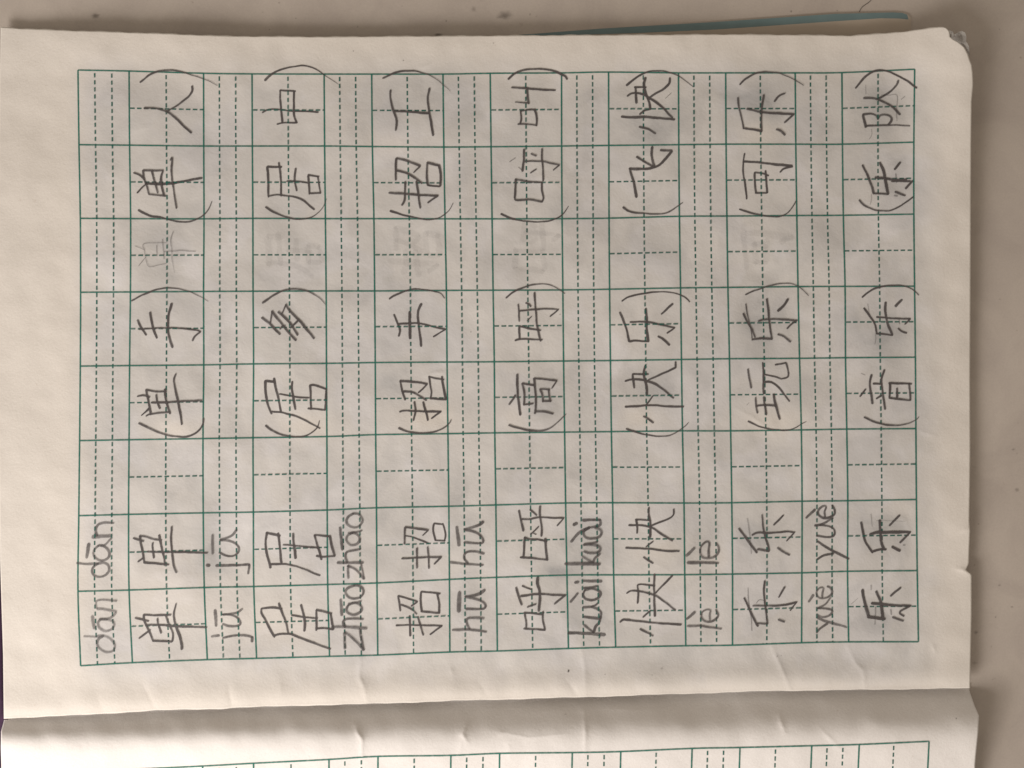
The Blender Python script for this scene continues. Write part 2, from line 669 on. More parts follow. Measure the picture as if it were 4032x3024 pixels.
15 1795 1200 1800 1250
6 1400 1150 1470 1090
14 1600 960 1600 1010
#character|乐
34 1515 1005 1530 1100 1575 1280
32 1570 1275 1735 1292
34 1650 1020 1690 1120 1715 1285
28 1605 1140 1700 1148 1850 1160 1990 1165
20 1990 1165 1880 1225 1925 1265
22 1890 985 1792 1070
26 1812 1275 1915 1310
@500 850 2.765
#character|单, mostly rubbed out|.42
9 85 325 190 370
9 125 550 205 450
11 190 375 190 300 435 295
10 190 370 205 470 235 550 330 540 430 520
14 385 255 395 350 405 470
12 320 320 330 440
16-8 505 170 475 260 485 380 490 470 520 620
14 400 392 500 385 580 375 745 388
"""


def curve(pts):
    p = np.array(pts, float)
    return lambda t: np.interp(t, p[:, 0], p[:, 1])

top_y = curve([(-30,103),(3,105),(100,112),(310,120),(560,128),(900,141),(1300,144),(1480,142),(2000,139),(2500,136),(2860,134),(3127,136),(3350,139),(3480,130),(3580,121),(3620,115),(3700,105)])
fold_y = curve([(0,2830),(14,2829),(325,2815),(618,2797),(868,2791),(911,2787),(1199,2778),(1447,2772),(1832,2758),(2239,2747),(2661,2733),(3014,2721),(3400,2716),(3822,2710),(3900,2709)])
left_x = curve([(100,3),(400,-3),(1000,-8),(1700,-6),(2200,0),(2577,12),(2830,15)])
right_x = curve([(105,3712),(112,3729),(125,3739),(145,3741),(157,3755),(168,3775),(187,3798),(215,3812),(235,3818),(255,3826),(285,3830),(330,3832),(400,3826),(560,3824),(774,3823),(1100,3822),(1500,3820),(1775,3821),(2051,3817),(2088,3820),(2150,3817),(2217,3815),(2244,3803),(2250,3810),(2262,3826),(2419,3826),(2560,3823),(2710,3820)])
low_left = curve([(2830,20),(2860,14),(2895,4),(2960,3),(3024,5),(3500,3),(5560,-10)])
low_right = curve([(2710,3820),(2740,3817),(2800,3838),(2838,3855),(2900,3852),(2970,3845),(3024,3840),(5560,3780)])

rng = np.random.RandomState(7)
WAVES = []
for lam0, lam1, n, slope in ((520, 1000, 12, 0.007), (200, 480, 26, 0.0075), (70, 170, 34, 0.0065)):
    for k in range(n):
        lam = rng.uniform(lam0, lam1); th = rng.uniform(0, math.pi)
        kx = 2*math.pi/lam*math.cos(th); ky = 2*math.pi/lam*math.sin(th)
        WAVES.append((kx, ky, rng.uniform(0, 6.28), slope * lam/(2*math.pi) / 18.2 * MM))

CREASES = [  # (points, height mm, width)
    ([(1420,2590),(1415,2668),(1431,2701),(1447,2768)], 0.30, 11), ([(1401,2856),(1409,2885),(1425,2912),(1425,2985)], 0.42, 12),
    ([(1773,2625),(1784,2663)], 0.18, 10), ([(1881,2680),(1925,2747)], -0.16, 18),
    ([(1835,2858),(1822,2891),(1838,2920)], 0.40, 11), ([(1822,2900),(1806,2990)], 0.15, 14),
    ([(2287,2545),(2303,2625),(2306,2740)], 0.20, 12), ([(2300,2800),(2306,2890),(2303,2970)], 0.30, 11),
    ([(2240,2690),(2275,2742)], -0.28, 20), ([(3041,2549),(3073,2619),(3111,2712)], 0.30, 12),
    ([(3068,2815),(3090,2885)], 0.34, 13), ([(3339,2549),(3372,2614),(3400,2641),(3407,2712)], 0.24, 12),
    ([(3672,2539),(3683,2566)], 0.20, 9), ([(560,2690),(613,2793)], -0.26, 22), ([(380,2740),(407,2800)], -0.14, 20),
    ([(900,2700),(912,2788)], -0.28, 13), ([(1101,2668),(1107,2739)], 0.12, 12),
    ([(1682,1477),(1720,1466),(1752,1467)], 0.26, 8), ([(1650,266),(1685,258),(1705,246)], 0.14, 9),
    ([(3784,2092),(3822,2078)], 0.28, 9), ([(3765,2240),(3790,2243),(3812,2258)], 0.40, 10),
    ([(3619,1695),(3655,1708),(3680,1716)], 0.14, 10), ([(560,1610),(640,1560),(700,1640)], 0.10, 16),
    ([(540,515),(600,488)], 0.10, 9), ([(690,2290),(742,2255)], 0.10, 10),
    ([(2560,2210),(2640,2250),(2700,2210)], 0.08, 12), ([(3300,840),(3420,790)], 0.09, 14),
    ([(2890,1600),(2990,1660),(3050,1710)], 0.13, 10), ([(3470,2060),(3560,2040),(3590,2110)], 0.13, 9),
    ([(1330,1010),(1480,1050)], 0.08, 18), ([(2050,720),(2130,690),(2200,740)], 0.09, 14),
    ([(2380,2790),(2560,2800)], 0.10, 30), ([(1960,2880),(2080,2905),(2230,2890)], 0.16, 16),
    ([(3240,2880),(3290,2925)], 0.18, 10), ([(1990,2878),(1960,2900)], 0.15, 9),
    ([(2000,2925),(2010,2985)], 0.12, 10), ([(3260,2910),(3330,2970)], 0.10, 9),
]

FINE = []
for k in range(34):
    lam = rng.uniform(38, 95); th = rng.uniform(0, math.pi)
    FINE.append((2*math.pi/lam*math.cos(th), 2*math.pi/lam*math.sin(th), rng.uniform(0, 6.28), lam/(2*math.pi)/18.2*MM))
RUBBED = [(2080,1030,110,90,.020),(2980,1040,110,80,.022),(1640,1060,90,70,.012),(1180,1050,110,60,.010),(2290,980,60,90,.010),(2650,560,120,80,.010),(3080,1660,150,70,.014),
          (1700,1660,110,60,.013),(640,1680,110,60,.012),(3560,2030,70,60,.014),(2130,1700,90,60,.009),(1900,2050,80,60,.010),(2560,1980,100,60,.010),(3400,2450,140,90,.008),(2900,640,90,60,.010),
          (1500,230,160,50,.007),(2350,210,200,50,.008),(2020,760,120,90,.009)]

def seg_dist(U, V, pts):
    best = np.full(U.shape, 1e9); tt = np.zeros(U.shape)
    n = len(pts) - 1
    for i in range(n):
        (x0, y0), (x1, y1) = pts[i], pts[i+1]
        dx, dy = x1-x0, y1-y0; L = dx*dx+dy*dy
        t = np.clip(((U-x0)*dx + (V-y0)*dy)/L, 0, 1)
        d = np.hypot(U-x0-t*dx, V-y0-t*dy)
        m = d < best
        best = np.where(m, d, best); tt = np.where(m, (i+t)/n, tt)
    return best, tt

def relief(U, V):
    h = np.zeros(U.shape)
    for kx, ky, ph, a in WAVES:
        h += a*np.sin(kx*U + ky*V + ph)
    for su, sv, ru, rv, a in RUBBED:            # paper cockled by the eraser
        m = (np.abs(U-su) < 2.5*ru) & (np.abs(V-sv) < 2.5*rv)
        if not m.any(): continue
        u, v = U[m], V[m]; q = np.zeros(u.shape)
        for kx, ky, ph, c in FINE: q += c*np.sin(kx*u + ky*v + ph)
        h[m] += 0.45*a*q*np.exp(-((u-su)/ru)**2-((v-sv)/rv)**2)
    for pts, hm, w in CREASES:
        xs = [p[0] for p in pts]; ys = [p[1] for p in pts]
        m = (U > min(xs)-5*w) & (U < max(xs)+5*w) & (V > min(ys)-5*w) & (V < max(ys)+5*w)
        if not m.any(): continue
        d, t = seg_dist(U[m], V[m], pts)
        h[m] += 0.72*hm*MM*np.exp(-d/w)*(0.35+0.65*np.sin(math.pi*np.clip(t, .08, .92)))
    return h

def sm(x, a, b):
    t = np.clip((x-a)/(b-a), 0, 1); return t*t*(3-2*t)

def upper_h(U, V):
    """height of the upper leaf"""
    h = relief(U, V)
    d = fold_y(U) - V                       # distance above the fold
    h += np.interp(U, [0, 900, 2200, 3000, 3650, 3800], [0.22, 0.34, 0.46, 0.62, 0.50, 0.2])*MM*np.exp(-((d-46)/62.0)**2) - 0.42*MM*np.exp(-(np.maximum(d, 0)/26.0)**1.6)
    h += 0.16*MM*np.exp(-((d-205)/60.0)**2)
    cr = sm(U, 3480, 3860)*sm(-V, -1150, -120)      # lifted upper right corner
    h += 3.4*MM*cr
    h += 0.55*MM*sm(U, 3540, 3860)                   # right margin lifts a little
    h -= 1.0*MM*(1-sm(U, -60, 430))
    h += 0.8*MM*sm(-V, -330, -90)
    return h

_dd = np.linspace(0, 400, 801)
_slope = 0.66*(1-np.clip((_dd-62)/72.0, 0, 1)**1.0) ; _slope = 0.66*(1-sm(_dd, 60, 150)) - 0.28*sm(_dd, 120, 200)
_slope = np.where(_dd < 10, 0.60, _slope)
_prof = np.concatenate([[0], np.cumsum((_slope[1:]+_slope[:-1])/2*(_dd[1]-_dd[0]))]) / 18.2 * MM

def lower_h(U, V):
    """height of the lower leaf: climbs out of the gutter, then rounds over"""
    d = V - fold_y(U)
    k = np.interp(U, [0, 600, 1500, 2600, 3800], [0.72, 0.92, 1.12, 1.32, 1.42])
    h = np.interp(d/k, _dd, _prof)*k - 1.70*MM
    h = np.where(d/k > 400, h - 6*(1-np.exp(-(d/k-400)*0.20/18.2/6))*MM, h)
    return h + relief(U, V)*sm(d, -30, 60)*1.15

# ---------------------------------------------------------------- helpers
def obj(name, me, mat=None, parent=None, **props):
    o = bpy.data.objects.new(name, me)
    scene.collection.objects.link(o)
    if mat is not None: me.materials.append(mat)
    if parent is not None: o.parent = parent
    for k, v in props.items(): o[k] = v
    return o

def thing(name, loc, label, category, **props):
    o = bpy.data.objects.new(name, None)
    o.empty_display_size = 0.01
    o.location = loc
    scene.collection.objects.link(o)
    o['label'] = label; o['category'] = category
    for k, v in props.items(): o[k] = v
    return o

def mesh(name, V, Fc, smooth=True, attrs=None):
    me = bpy.data.meshes.new(name)
    V = np.asarray(V, np.float32); Fc = np.asarray(Fc, np.int32)
    n = Fc.shape[1]
    me.vertices.add(len(V)); me.vertices.foreach_set('co', V.ravel())
    me.loops.add(Fc.size); me.loops.foreach_set('vertex_index', Fc.ravel())
    me.polygons.add(len(Fc)); me.polygons.foreach_set('loop_start', np.arange(0, Fc.size, n, dtype=np.int32))
    me.polygons.foreach_set('loop_total', np.full(len(Fc), n, np.int32))
    if smooth: me.polygons.foreach_set('use_smooth', np.ones(len(Fc), bool))
    if attrs:
        for k, a in attrs.items():
            at = me.attributes.new(k, 'FLOAT', 'POINT'); at.data.foreach_set('value', np.asarray(a, np.float32))
    me.update(calc_edges=True); me.validate()
    return me

def grid_faces(nu, nv):
    i = np.arange(nv-1)[:, None]*nu + np.arange(nu-1)[None, :]
    return np.stack([i, i+nu, i+nu+1, i+1], -1).reshape(-1, 4)

def N(nt, t, **kw):
    n = nt.nodes.new(t)
    for k, v in kw.items(): setattr(n, k, v)
    return n

def new_mat(name):
    m = bpy.data.materials.new(name); m.use_nodes = True
    return m, m.node_tree, m.node_tree.nodes['Principled BSDF'], m.node_tree.nodes['Material Output']

def ramp(nt, src, stops):
    r = N(nt, 'ShaderNodeValToRGB')
    els = r.color_ramp.elements
    while len(els) < len(stops): els.new(0.5)
    for e, (p, c) in zip(els, stops):
        e.position = p; e.color = (c if len(c) == 4 else (*c, 1))
    nt.links.new(src, r.inputs[0]); return r

def noise(nt, vec, scale, detail=4, rough=0.55, dist=0.0):
    n = N(nt, 'ShaderNodeTexNoise'); n.inputs['Scale'].default_value = scale
    n.inputs['Detail'].default_value = detail; n.inputs['Roughness'].default_value = rough
    n.inputs['Distortion'].default_value = dist
    nt.links.new(vec, n.inputs['Vector']); return n.outputs[0]

def mixc(nt, fac, a, b, mode='MIX'):
    m = N(nt, 'ShaderNodeMix', data_type='RGBA', blend_type=mode)
    for s, v in ((0, fac), (6, a), (7, b)):
        if isinstance(v, (int, float)): m.inputs[s].default_value = v
        elif isinstance(v, tuple): m.inputs[s].default_value = (*v, 1) if len(v) == 3 else v
        else: nt.links.new(v, m.inputs[s])
    return m.outputs[2]

def math_n(nt, op, a, b=None, c=None, clamp=False):
    m = N(nt, 'ShaderNodeMath', operation=op, use_clamp=clamp)
    for i, v in enumerate((a, b, c)):
        if v is None: continue
        if isinstance(v, (int, float)): m.inputs[i].default_value = v
        else: nt.links.new(v, m.inputs[i])
    return m.outputs[0]

# ---------------------------------------------------------------- materials
def paper_material(name, base, smudge):
    m, nt, bs, out = new_mat(name)
    tc = N(nt, 'ShaderNodeTexCoord'); v = tc.outputs['Object']
    col = ramp(nt, noise(nt, v, 38, 4, 0.6, 0.4), [(0.3, tuple(c*0.965 for c in base)), (0.7, base)]).outputs[0]
    fine = ramp(nt, noise(nt, v, 2600, 3, 0.7), [(0.28, (0.90,0.89,0.88)), (0.72, (1,1,1))]).outputs[0]
    col = mixc(nt, 0.75, col, fine, 'MULTIPLY')
    # faint warm fibres / specks
    fib = ramp(nt, noise(nt, v, 900, 2, 0.5), [(0.70, (1,1,1)), (0.80, (0.86,0.82,0.78))]).outputs[0]
    col = mixc(nt, 0.5, col, fib, 'MULTIPLY')
    if smudge:
        at = N(nt, 'ShaderNodeAttribute', attribute_name='smudge').outputs['Fac']
        n1 = ramp(nt, noise(nt, v, 95, 4, 0.6, 0.8), [(0.42, (0,0,0)), (0.68, (1,1,1))]).outputs[0]
        n2 = ramp(nt, noise(nt, v, 32, 2, 0.5, 0.3), [(0.40, (0,0,0)), (0.62, (1,1,1))]).outputs[0]
        col = mixc(nt, math_n(nt, 'MULTIPLY', math_n(nt, 'MINIMUM', at, 1.0), 0.60), col, (0.695, 0.662, 0.635))
        n3 = ramp(nt, noise(nt, v, 70, 3, 0.55, 0.5), [(0.50, (0,0,0)), (0.60, (1,1,1))]).outputs[0]      # rubbed clean, paler and cooler
        col = mixc(nt, math_n(nt, 'MULTIPLY', math_n(nt, 'MINIMUM', at, 1.0), math_n(nt, 'MULTIPLY', n3, 0.42)), col, (0.765, 0.73, 0.735))
        f = math_n(nt, 'MULTIPLY', at, math_n(nt, 'ADD', math_n(nt, 'MULTIPLY', n1, 0.20), math_n(nt, 'MULTIPLY', n2, 0.10)))
        f = math_n(nt, 'ADD', f, math_n(nt, 'MULTIPLY', at, 0.20), clamp=True)
        f = math_n(nt, 'MINIMUM', f, 0.85)
        col = mixc(nt, f, col, (0.325, 0.320, 0.318))
    nt.links.new(col, bs.inputs['Base Color'])
    bs.inputs['Roughness'].default_value = 0.85
    bs.inputs['Specular IOR Level'].default_value = 0.25
    b = N(nt, 'ShaderNodeBump'); b.inputs['Strength'].default_value = 0.42; b.inputs['Distance'].default_value = 0.00010
    hh = math_n(nt, 'ADD', noise(nt, v, 1900, 3, 0.7, 0.3), math_n(nt, 'MULTIPLY', noise(nt, v, 700, 2, 0.5), 0.9))
    nt.links.new(hh, b.inputs['Height']); nt.links.new(b.outputs[0], bs.inputs['Normal'])
    return m

def ink_material(name, base, lo, hi, amt, nscale, rough=0.6):
    """print or pencil: opaque where the grain of the paper took the pigment; 'edge' runs 0..1 across a stroke, 'press' is its darkness"""
    m, nt, bs, out = new_mat(name)
    tc = N(nt, 'ShaderNodeTexCoord'); v = tc.outputs['Object']
    e = N(nt, 'ShaderNodeAttribute', attribute_name='edge').outputs['Fac']
    p = N(nt, 'ShaderNodeAttribute', attribute_name='press').outputs['Fac']
    g = math_n(nt, 'SUBTRACT', noise(nt, v, nscale, 3, 0.65), 0.5)
    x = math_n(nt, 'ADD', e, math_n(nt, 'MULTIPLY', g, amt))
    mr = N(nt, 'ShaderNodeMapRange', interpolation_type='SMOOTHSTEP')
    mr.inputs['From Min'].default_value = lo; mr.inputs['From Max'].default_value = hi
    nt.links.new(x, mr.inputs['Value'])
    br = ramp(nt, noise(nt, v, nscale*0.4, 3, 0.6), [(0.3, (0.70,)*3), (0.62, (1,1,1))]).outputs[0]
    al = math_n(nt, 'MULTIPLY', math_n(nt, 'MULTIPLY', mr.outputs[0], p), br, clamp=True)
    nt.links.new(al, bs.inputs['Alpha'])
    nt.links.new(mixc(nt, noise(nt, v, 260, 2), tuple(c*0.85 for c in base), tuple(c*1.2 for c in base)), bs.inputs['Base Color'])
    bs.inputs['Roughness'].default_value = rough
    bs.inputs['Specular IOR Level'].default_value = 0.3
    return m

M_upper = paper_material('paper_written', (0.70, 0.643, 0.582), True)
M_lower = paper_material('paper_blank', (0.80, 0.755, 0.72), False)
M_stack = paper_material('paper_stack', (0.62, 0.57, 0.50), False)
M_pencil = ink_material('pencil_graphite', (0.084, 0.072, 0.071), 0.02, 0.62, 0.75, 3200, 0.55)
M_green = ink_material('green_print', (0.022, 0.150, 0.112), 0.0, 0.8, 0.5, 2400, 0.8)
M_dash = ink_material('green_print_dash', (0.016, 0.112, 0.086), 0.0, 0.7, 0.5, 2400, 0.8)
M_stain = ink_material('grime', (0.06, 0.045, 0.035), 0.0, 1.0, 0.6, 1200, 0.8)

def desk_material():
    m, nt, bs, out = new_mat('desk_laminate')
    tc = N(nt, 'ShaderNodeTexCoord'); v = tc.outputs['Object']
    c = ramp(nt, noise(nt, v, 14, 5, 0.6, 0.6), [(0.32, (0.445, 0.382, 0.328)), (0.68, (0.505, 0.438, 0.380))]).outputs[0]
    c2 = ramp(nt, noise(nt, v, 60, 4, 0.6, 1.0), [(0.34, (0.86,0.85,0.86)), (0.6, (1,1,1))]).outputs[0]
    c = mixc(nt, 0.7, c, c2, 'MULTIPLY')
    s = ramp(nt, noise(nt, v, 430, 2, 0.5), [(0.735, (1,1,1)), (0.80, (0.62,0.58,0.55))]).outputs[0]
    c = mixc(nt, 0.8, c, s, 'MULTIPLY')
    f = ramp(nt, noise(nt, v, 2400, 2, 0.6), [(0.25, (0.90,0.90,0.90)), (0.75, (1.0,1,1))]).outputs[0]
    c = mixc(nt, 0.8, c, f, 'MULTIPLY')
    nt.links.new(c, bs.inputs['Base Color'])
    bs.inputs['Roughness'].default_value = 0.6
    bs.inputs['Specular IOR Level'].default_value = 0.25
    b = N(nt, 'ShaderNodeBump'); b.inputs['Strength'].default_value = 0.25; b.inputs['Distance'].default_value = 0.00005
    nt.links.new(noise(nt, v, 700, 3), b.inputs['Height']); nt.links.new(b.outputs[0], bs.inputs['Normal'])
    return m
M_desk = desk_material()

def plain(name, base, rough=0.7, var=0.2, scale=300):
    m, nt, bs, out = new_mat(name)
    tc = N(nt, 'ShaderNodeTexCoord')
    nt.links.new(mixc(nt, noise(nt, tc.outputs['Object'], scale, 4), tuple(c*(1-var) for c in base), tuple(c*(1+var) for c in base)), bs.inputs['Base Color'])
    bs.inputs['Roughness'].default_value = rough
    return m
M_cover = plain('booklet_cover', (0.40, 0.33, 0.26), 0.6, 0.08, 90)
M_teal = plain('teal_border', (0.135, 0.195, 0.198), 0.6, 0.15, 240)
M_purple = plain('purple_fabric', (0.050, 0.018, 0.050), 0.9, 0.5, 900)
M_crumple = plain('crumpled_paper', (0.74, 0.72, 0.71), 0.85, 0.12, 700)
M_hair = plain('hair_strand', (0.08, 0.06, 0.05), 0.5, 0.1)

# ---------------------------------------------------------------- desk
n = 60
xs = np.linspace(-0.9, 0.9, n); ys = np.linspace(-0.9, 0.9, n)
X, Y = np.meshgrid(xs, ys)
Z = np.full(X.shape, DESK)
desk = obj('desk', mesh('desk', np.stack([X, Y, Z], -1).reshape(-1, 3), grid_faces(n, n)), M_desk, kind='structure')

# ---------------------------------------------------------------- notebook leaves
notebook = thing('notebook', (0, 0, 0), "open exercise book with pencilled Chinese characters in a green grid, lying sideways on the desk", "exercise book")

# rubbed graphite: centre, extent, strength
GRIME = [(2300,2180,100,170,1.1),(2330,2440,90,120,0.7),(2200,2250,60,22,1.4),(1590,2070,120,90,0.7),(1850,2020,70,120,0.9),(1840,2360,60,110,0.7),(1290,2090,90,140,0.8),(830,2140,60,120,1.1),
         (2560,490,130,80,1.2),(2330,420,60,100,0.6),(2990,390,110,90,0.9),(3450,1290,120,90,1.1),(3480,440,110,120,0.8),(3530,700,90,100,0.8),(3480,2100,110,90,0.7),(3450,2450,120,90,0.6),
         (2950,2120,90,70,0.8),(2950,2460,80,100,0.5),(3000,1270,90,80,0.7),(2550,780,90,80,0.6),(1560,420,90,110,0.8),(1060,420,80,90,0.5),(1560,1500,120,60,0.8),(2170,1560,90,100,0.8),(2600,1530,100,80,0.6),
         (1700,380,160,120,0.4),(640,960,90,110,0.7),(1330,700,120,100,0.3),(2450,640,110,60,0.4),(2840,2190,40,60,-0.6),(1700,1650,120,60,-0.9),(1200,1680,130,50,-0.9),(690,1690,90,50,-0.9),
         (3050,1660,140,60,-0.8),(2520,1640,80,50,-0.8),(2600,2150,130,60,-0.6),(2330,1990,40,40,-0.7),(1880,2000,40,60,-0.9),(3550,2010,60,60,-0.6),(650,2350,250,160,-0.6),(1100,2450,200,120,-0.5),(2020,1640,60,60,-0.7),(1550,560,100,50,-0.7),(3000,520,90,60,-0.8)]
def leaf(name, U, V, hf, mat, parent, smudge=False):
    P = place(U, V, 0.0)
    Z = hf(U, V)
    # slide each point along its sight line onto its own height so measured outlines stay put
    d = P - CC; t = (Z - CC[2]) / d[..., 2]
    P = CC + d*t[..., None]
    nv, nu = U.shape
    attrs = None
    if smudge:
        s = sm(U, 250, 420)*sm(-U, -3760, -3560)*sm(V, 150, 420)*sm(-V, -2760, -2560)
        for su, sv, ru, rv, a in GRIME:
            s = s + a*np.exp(-((U-su)/ru)**2-((V-sv)/rv)**2)
        attrs = {'smudge': s.ravel()}
    # the cut edge of the sheet: a rim one paper thickness deep
    idx = np.arange(nv*nu).reshape(nv, nu)
    rim = np.concatenate([idx[0, :-1], idx[:-1, -1], idx[-1, :0:-1], idx[:0:-1, 0]])
    R = P.reshape(-1, 3)[rim] - (0, 0, 0.13*MM); k = len(rim); b = nv*nu + np.arange(k)
    rf = np.stack([rim, np.roll(rim, -1), np.roll(b, -1), b], -1)
    if attrs: attrs['smudge'] = np.concatenate([attrs['smudge'], np.zeros(k)])
    me = mesh(name, np.vstack([P.reshape(-1, 3), R]), np.vstack([grid_faces(nu, nv), rf]), True, attrs)
    return obj(name, me, mat, parent)

nu, nv = 640, 452
s = np.linspace(0, 1, nu)[None, :]; t = np.linspace(0, 1, nv)[:, None]
# finer rows near both ends where the outline bends
y0 = 105 + (2760-105)*t
xl = left_x(y0); xr = right_x(y0)
U = xl + (xr-xl)*s
V = top_y(U) + (fold_y(U)-top_y(U))*t
for _ in range(3):
    xl = left_x(V[:, :1]); xr = right_x(V[:, -1:])
    U = xl + (xr-xl)*s
    V = top_y(U) + (fold_y(U)-top_y(U))*t
# deckle: the cut edges are not ruler straight
V[0] += 1.2*np.sin(U[0]/37.0) + 0.9*np.sin(U[0]/11.3+1)
V[-1] += 1.3*np.sin(U[-1]/61.0) + 0.8*np.sin(U[-1]/17.0)
upper = leaf('upper_page', U, V, upper_h, M_upper, notebook, True)

tt = np.concatenate([np.linspace(0, 0.16, 130), np.linspace(0.16, 1, 150)[1:]])[:, None]
xl = low_left(2830 + 2730*tt); xr = low_right(2715 + 2840*tt)
U = xl + (xr-xl)*s
V = (fold_y(U)-16) + (5560 - (fold_y(U)-16))*tt
lower = leaf('lower_page', U, V, lower_h, M_lower, notebook)

def prism(name, pts_uv, z0, z1, mat, parent, layers=1, **props):
    """stack of sheets with the given measured outline (top face height z1)"""
    n = len(pts_uv); pu = np.array([p[0] for p in pts_uv], float); pv = np.array([p[1] for p in pts_uv], float)
    P = place(pu, pv, z1); V = []; Fs = []
    for k, z in enumerate((z1, z0)):
        Q = P.copy(); Q[:, 2] = z; V += [tuple(q) for q in Q]
    import bmesh
    bm = bmesh.new(); vs = [bm.verts.new(v) for v in V]
    bm.faces.new(vs[:n]); bm.faces.new(vs[n:][::-1])
    for i in range(n):
        j = (i+1) % n
        bm.faces.new((vs[i], vs[i+n], vs[j+n], vs[j]))
    bmesh.ops.recalc_face_normals(bm, faces=bm.faces)
    me = bpy.data.meshes.new(name); bm.to_mesh(me); bm.free()
    return obj(name, me, mat, parent, **props)

prism('page_stack', [(260,190),(900,185),(2000,178),(3300,180),(3640,190),(3700,330),(3740,700),(3750,1500),(3750,2600),(2000,2640),(260,2680)], -1.6*MM, -1.3*MM, M_stack, notebook)
prism('page_stack', [(60,3060),(2000,3010),(3770,2960),(3740,5480),(60,5480)], -1.6*MM, -1.3*MM, M_stack, notebook)

# ---------------------------------------------------------------- print and pencil on the leaves
COUNT = [0]
def catmull(p, n=8):
    p = np.asarray(p, float)
    if len(p) < 3: return p
    q = np.vstack([2*p[0]-p[1], p, 2*p[-1]-p[-2]])
    out = []
    for i in range(1, len(q)-2):
        t = np.linspace(0, 1, n, endpoint=False)[:, None]
        out.append(0.5*((2*q[i]) + (-q[i-1]+q[i+1])*t + (2*q[i-1]-5*q[i]+4*q[i+1]-q[i+2])*t**2 + (-q[i-1]+3*q[i]-3*q[i+1]+q[i+2])*t**3))
    return np.vstack(out + [p[-1:]])

def resample(p, step):
    d = np.hypot(*np.diff(p, axis=0).T); L = np.concatenate([[0], np.cumsum(d)])
    n = max(2, int(round(L[-1]/step))+1)
    s = np.linspace(0, L[-1], n)
    return np.stack([np.interp(s, L, p[:, 0]), np.interp(s, L, p[:, 1])], -1), s

def on_leaf(U, V, hf, off):
    Z = hf(U, V) + off
    P = place(U, V, 0.0); d = P - CC; t = (Z - CC[2]) / d[..., 2]
    return CC + d*t[..., None]

def strip(pts, w0, w1, press, hf, off, round_ends=True, wobble=0.0, step=7.0, halo=1.35):
    """one stroke: returns verts, faces, edge and press attributes"""
    p, s = resample(np.asarray(pts, float), step)
    L = s[-1]
    if round_ends:                                   # let the soft ends reach past the traced tips
        a = (p[1]-p[0]); a /= max(np.hypot(*a), 1e-6); b = (p[-1]-p[-2]); b /= max(np.hypot(*b), 1e-6)
        p = np.vstack([p[0]-a*w0*0.30, p, p[-1]+b*w1*0.30]); d = np.hypot(*np.diff(p, axis=0).T); s = np.concatenate([[0], np.cumsum(d)]); L = s[-1]
    if wobble:
        ph = rng.uniform(0, 6.28, 4)
        p = p + wobble*np.stack([np.sin(s/23.0+ph[0])+0.5*np.sin(s/9.0+ph[1]), np.sin(s/27.0+ph[2])+0.5*np.sin(s/8.0+ph[3])], -1)
    tg = np.gradient(p, axis=0); tg /= np.maximum(np.hypot(tg[:, 0], tg[:, 1]), 1e-6)[:, None]
    nrm = np.stack([-tg[:, 1], tg[:, 0]], -1)
    w = w0 + (w1-w0)*(s/max(L, 1e-6)) if len(s) > 1 else np.array([w0, w1])
    if wobble: w = w*(1+0.10*np.sin(s/31.0+rng.uniform(0, 6)) + 0.06*np.sin(s/11.0+rng.uniform(0, 6)))
    e_mid = np.ones(len(s))
    if round_ends:
        r = 0.5*min(w0, L); k = np.clip(s/r, 0, 1); w = w*np.sqrt(np.clip(1-(1-k)**2, 0.04, 1))
        r2 = 0.5*min(max(w1, 3), L); k2 = np.clip((L-s)/r2, 0, 1); w = w*np.sqrt(np.clip(1-(1-k2)**2, 0.04, 1))
        e_mid = np.clip(0.25+np.minimum(k, k2), 0, 1)
    off_k = off + (COUNT[0] % 45)*0.0016*MM; COUNT[0] += 1
    rows = []
    for f in (-0.5, -0.2, 0.2, 0.5):
        q = p + nrm*(w*f*halo)[:, None]
        rows.append(on_leaf(q[:, 0], q[:, 1], hf, off_k))
    n = len(s); V = np.stack(rows, 1).reshape(-1, 3)
    V[:, 2] += np.repeat(np.arange(n)*2e-8, 4)
    i = np.arange(n-1)[:, None]*4 + np.arange(3)[None, :]
    Fc = np.stack([i, i+1, i+5, i+4], -1).reshape(-1, 4)
    e = np.stack([0*e_mid, e_mid, e_mid, 0*e_mid], 1).ravel()
    pr = np.full(len(e), press)
    if wobble:
        pr = pr*np.repeat(1 + 0.10*np.sin(s/47.0+rng.uniform(0, 6)), 4)
        if w1 < 0.7*w0: pr = pr*np.repeat(1-0.30*(s/L)**2, 4)
    return V, Fc, e, pr

def strips_obj(name, strips, mat, parent, **props):
    Vs, Fs, Es, Ps, o = [], [], [], [], 0
    for V, Fc, e, p in strips:
        Vs.append(V); Fs.append(Fc+o); Es.append(e); Ps.append(p); o += len(V)
    me = mesh(name, np.vstack(Vs), np.vstack(Fs), True, {'edge': np.concatenate(Es), 'press': np.concatenate(Ps)})
    return obj(name, me, mat, parent, **props)

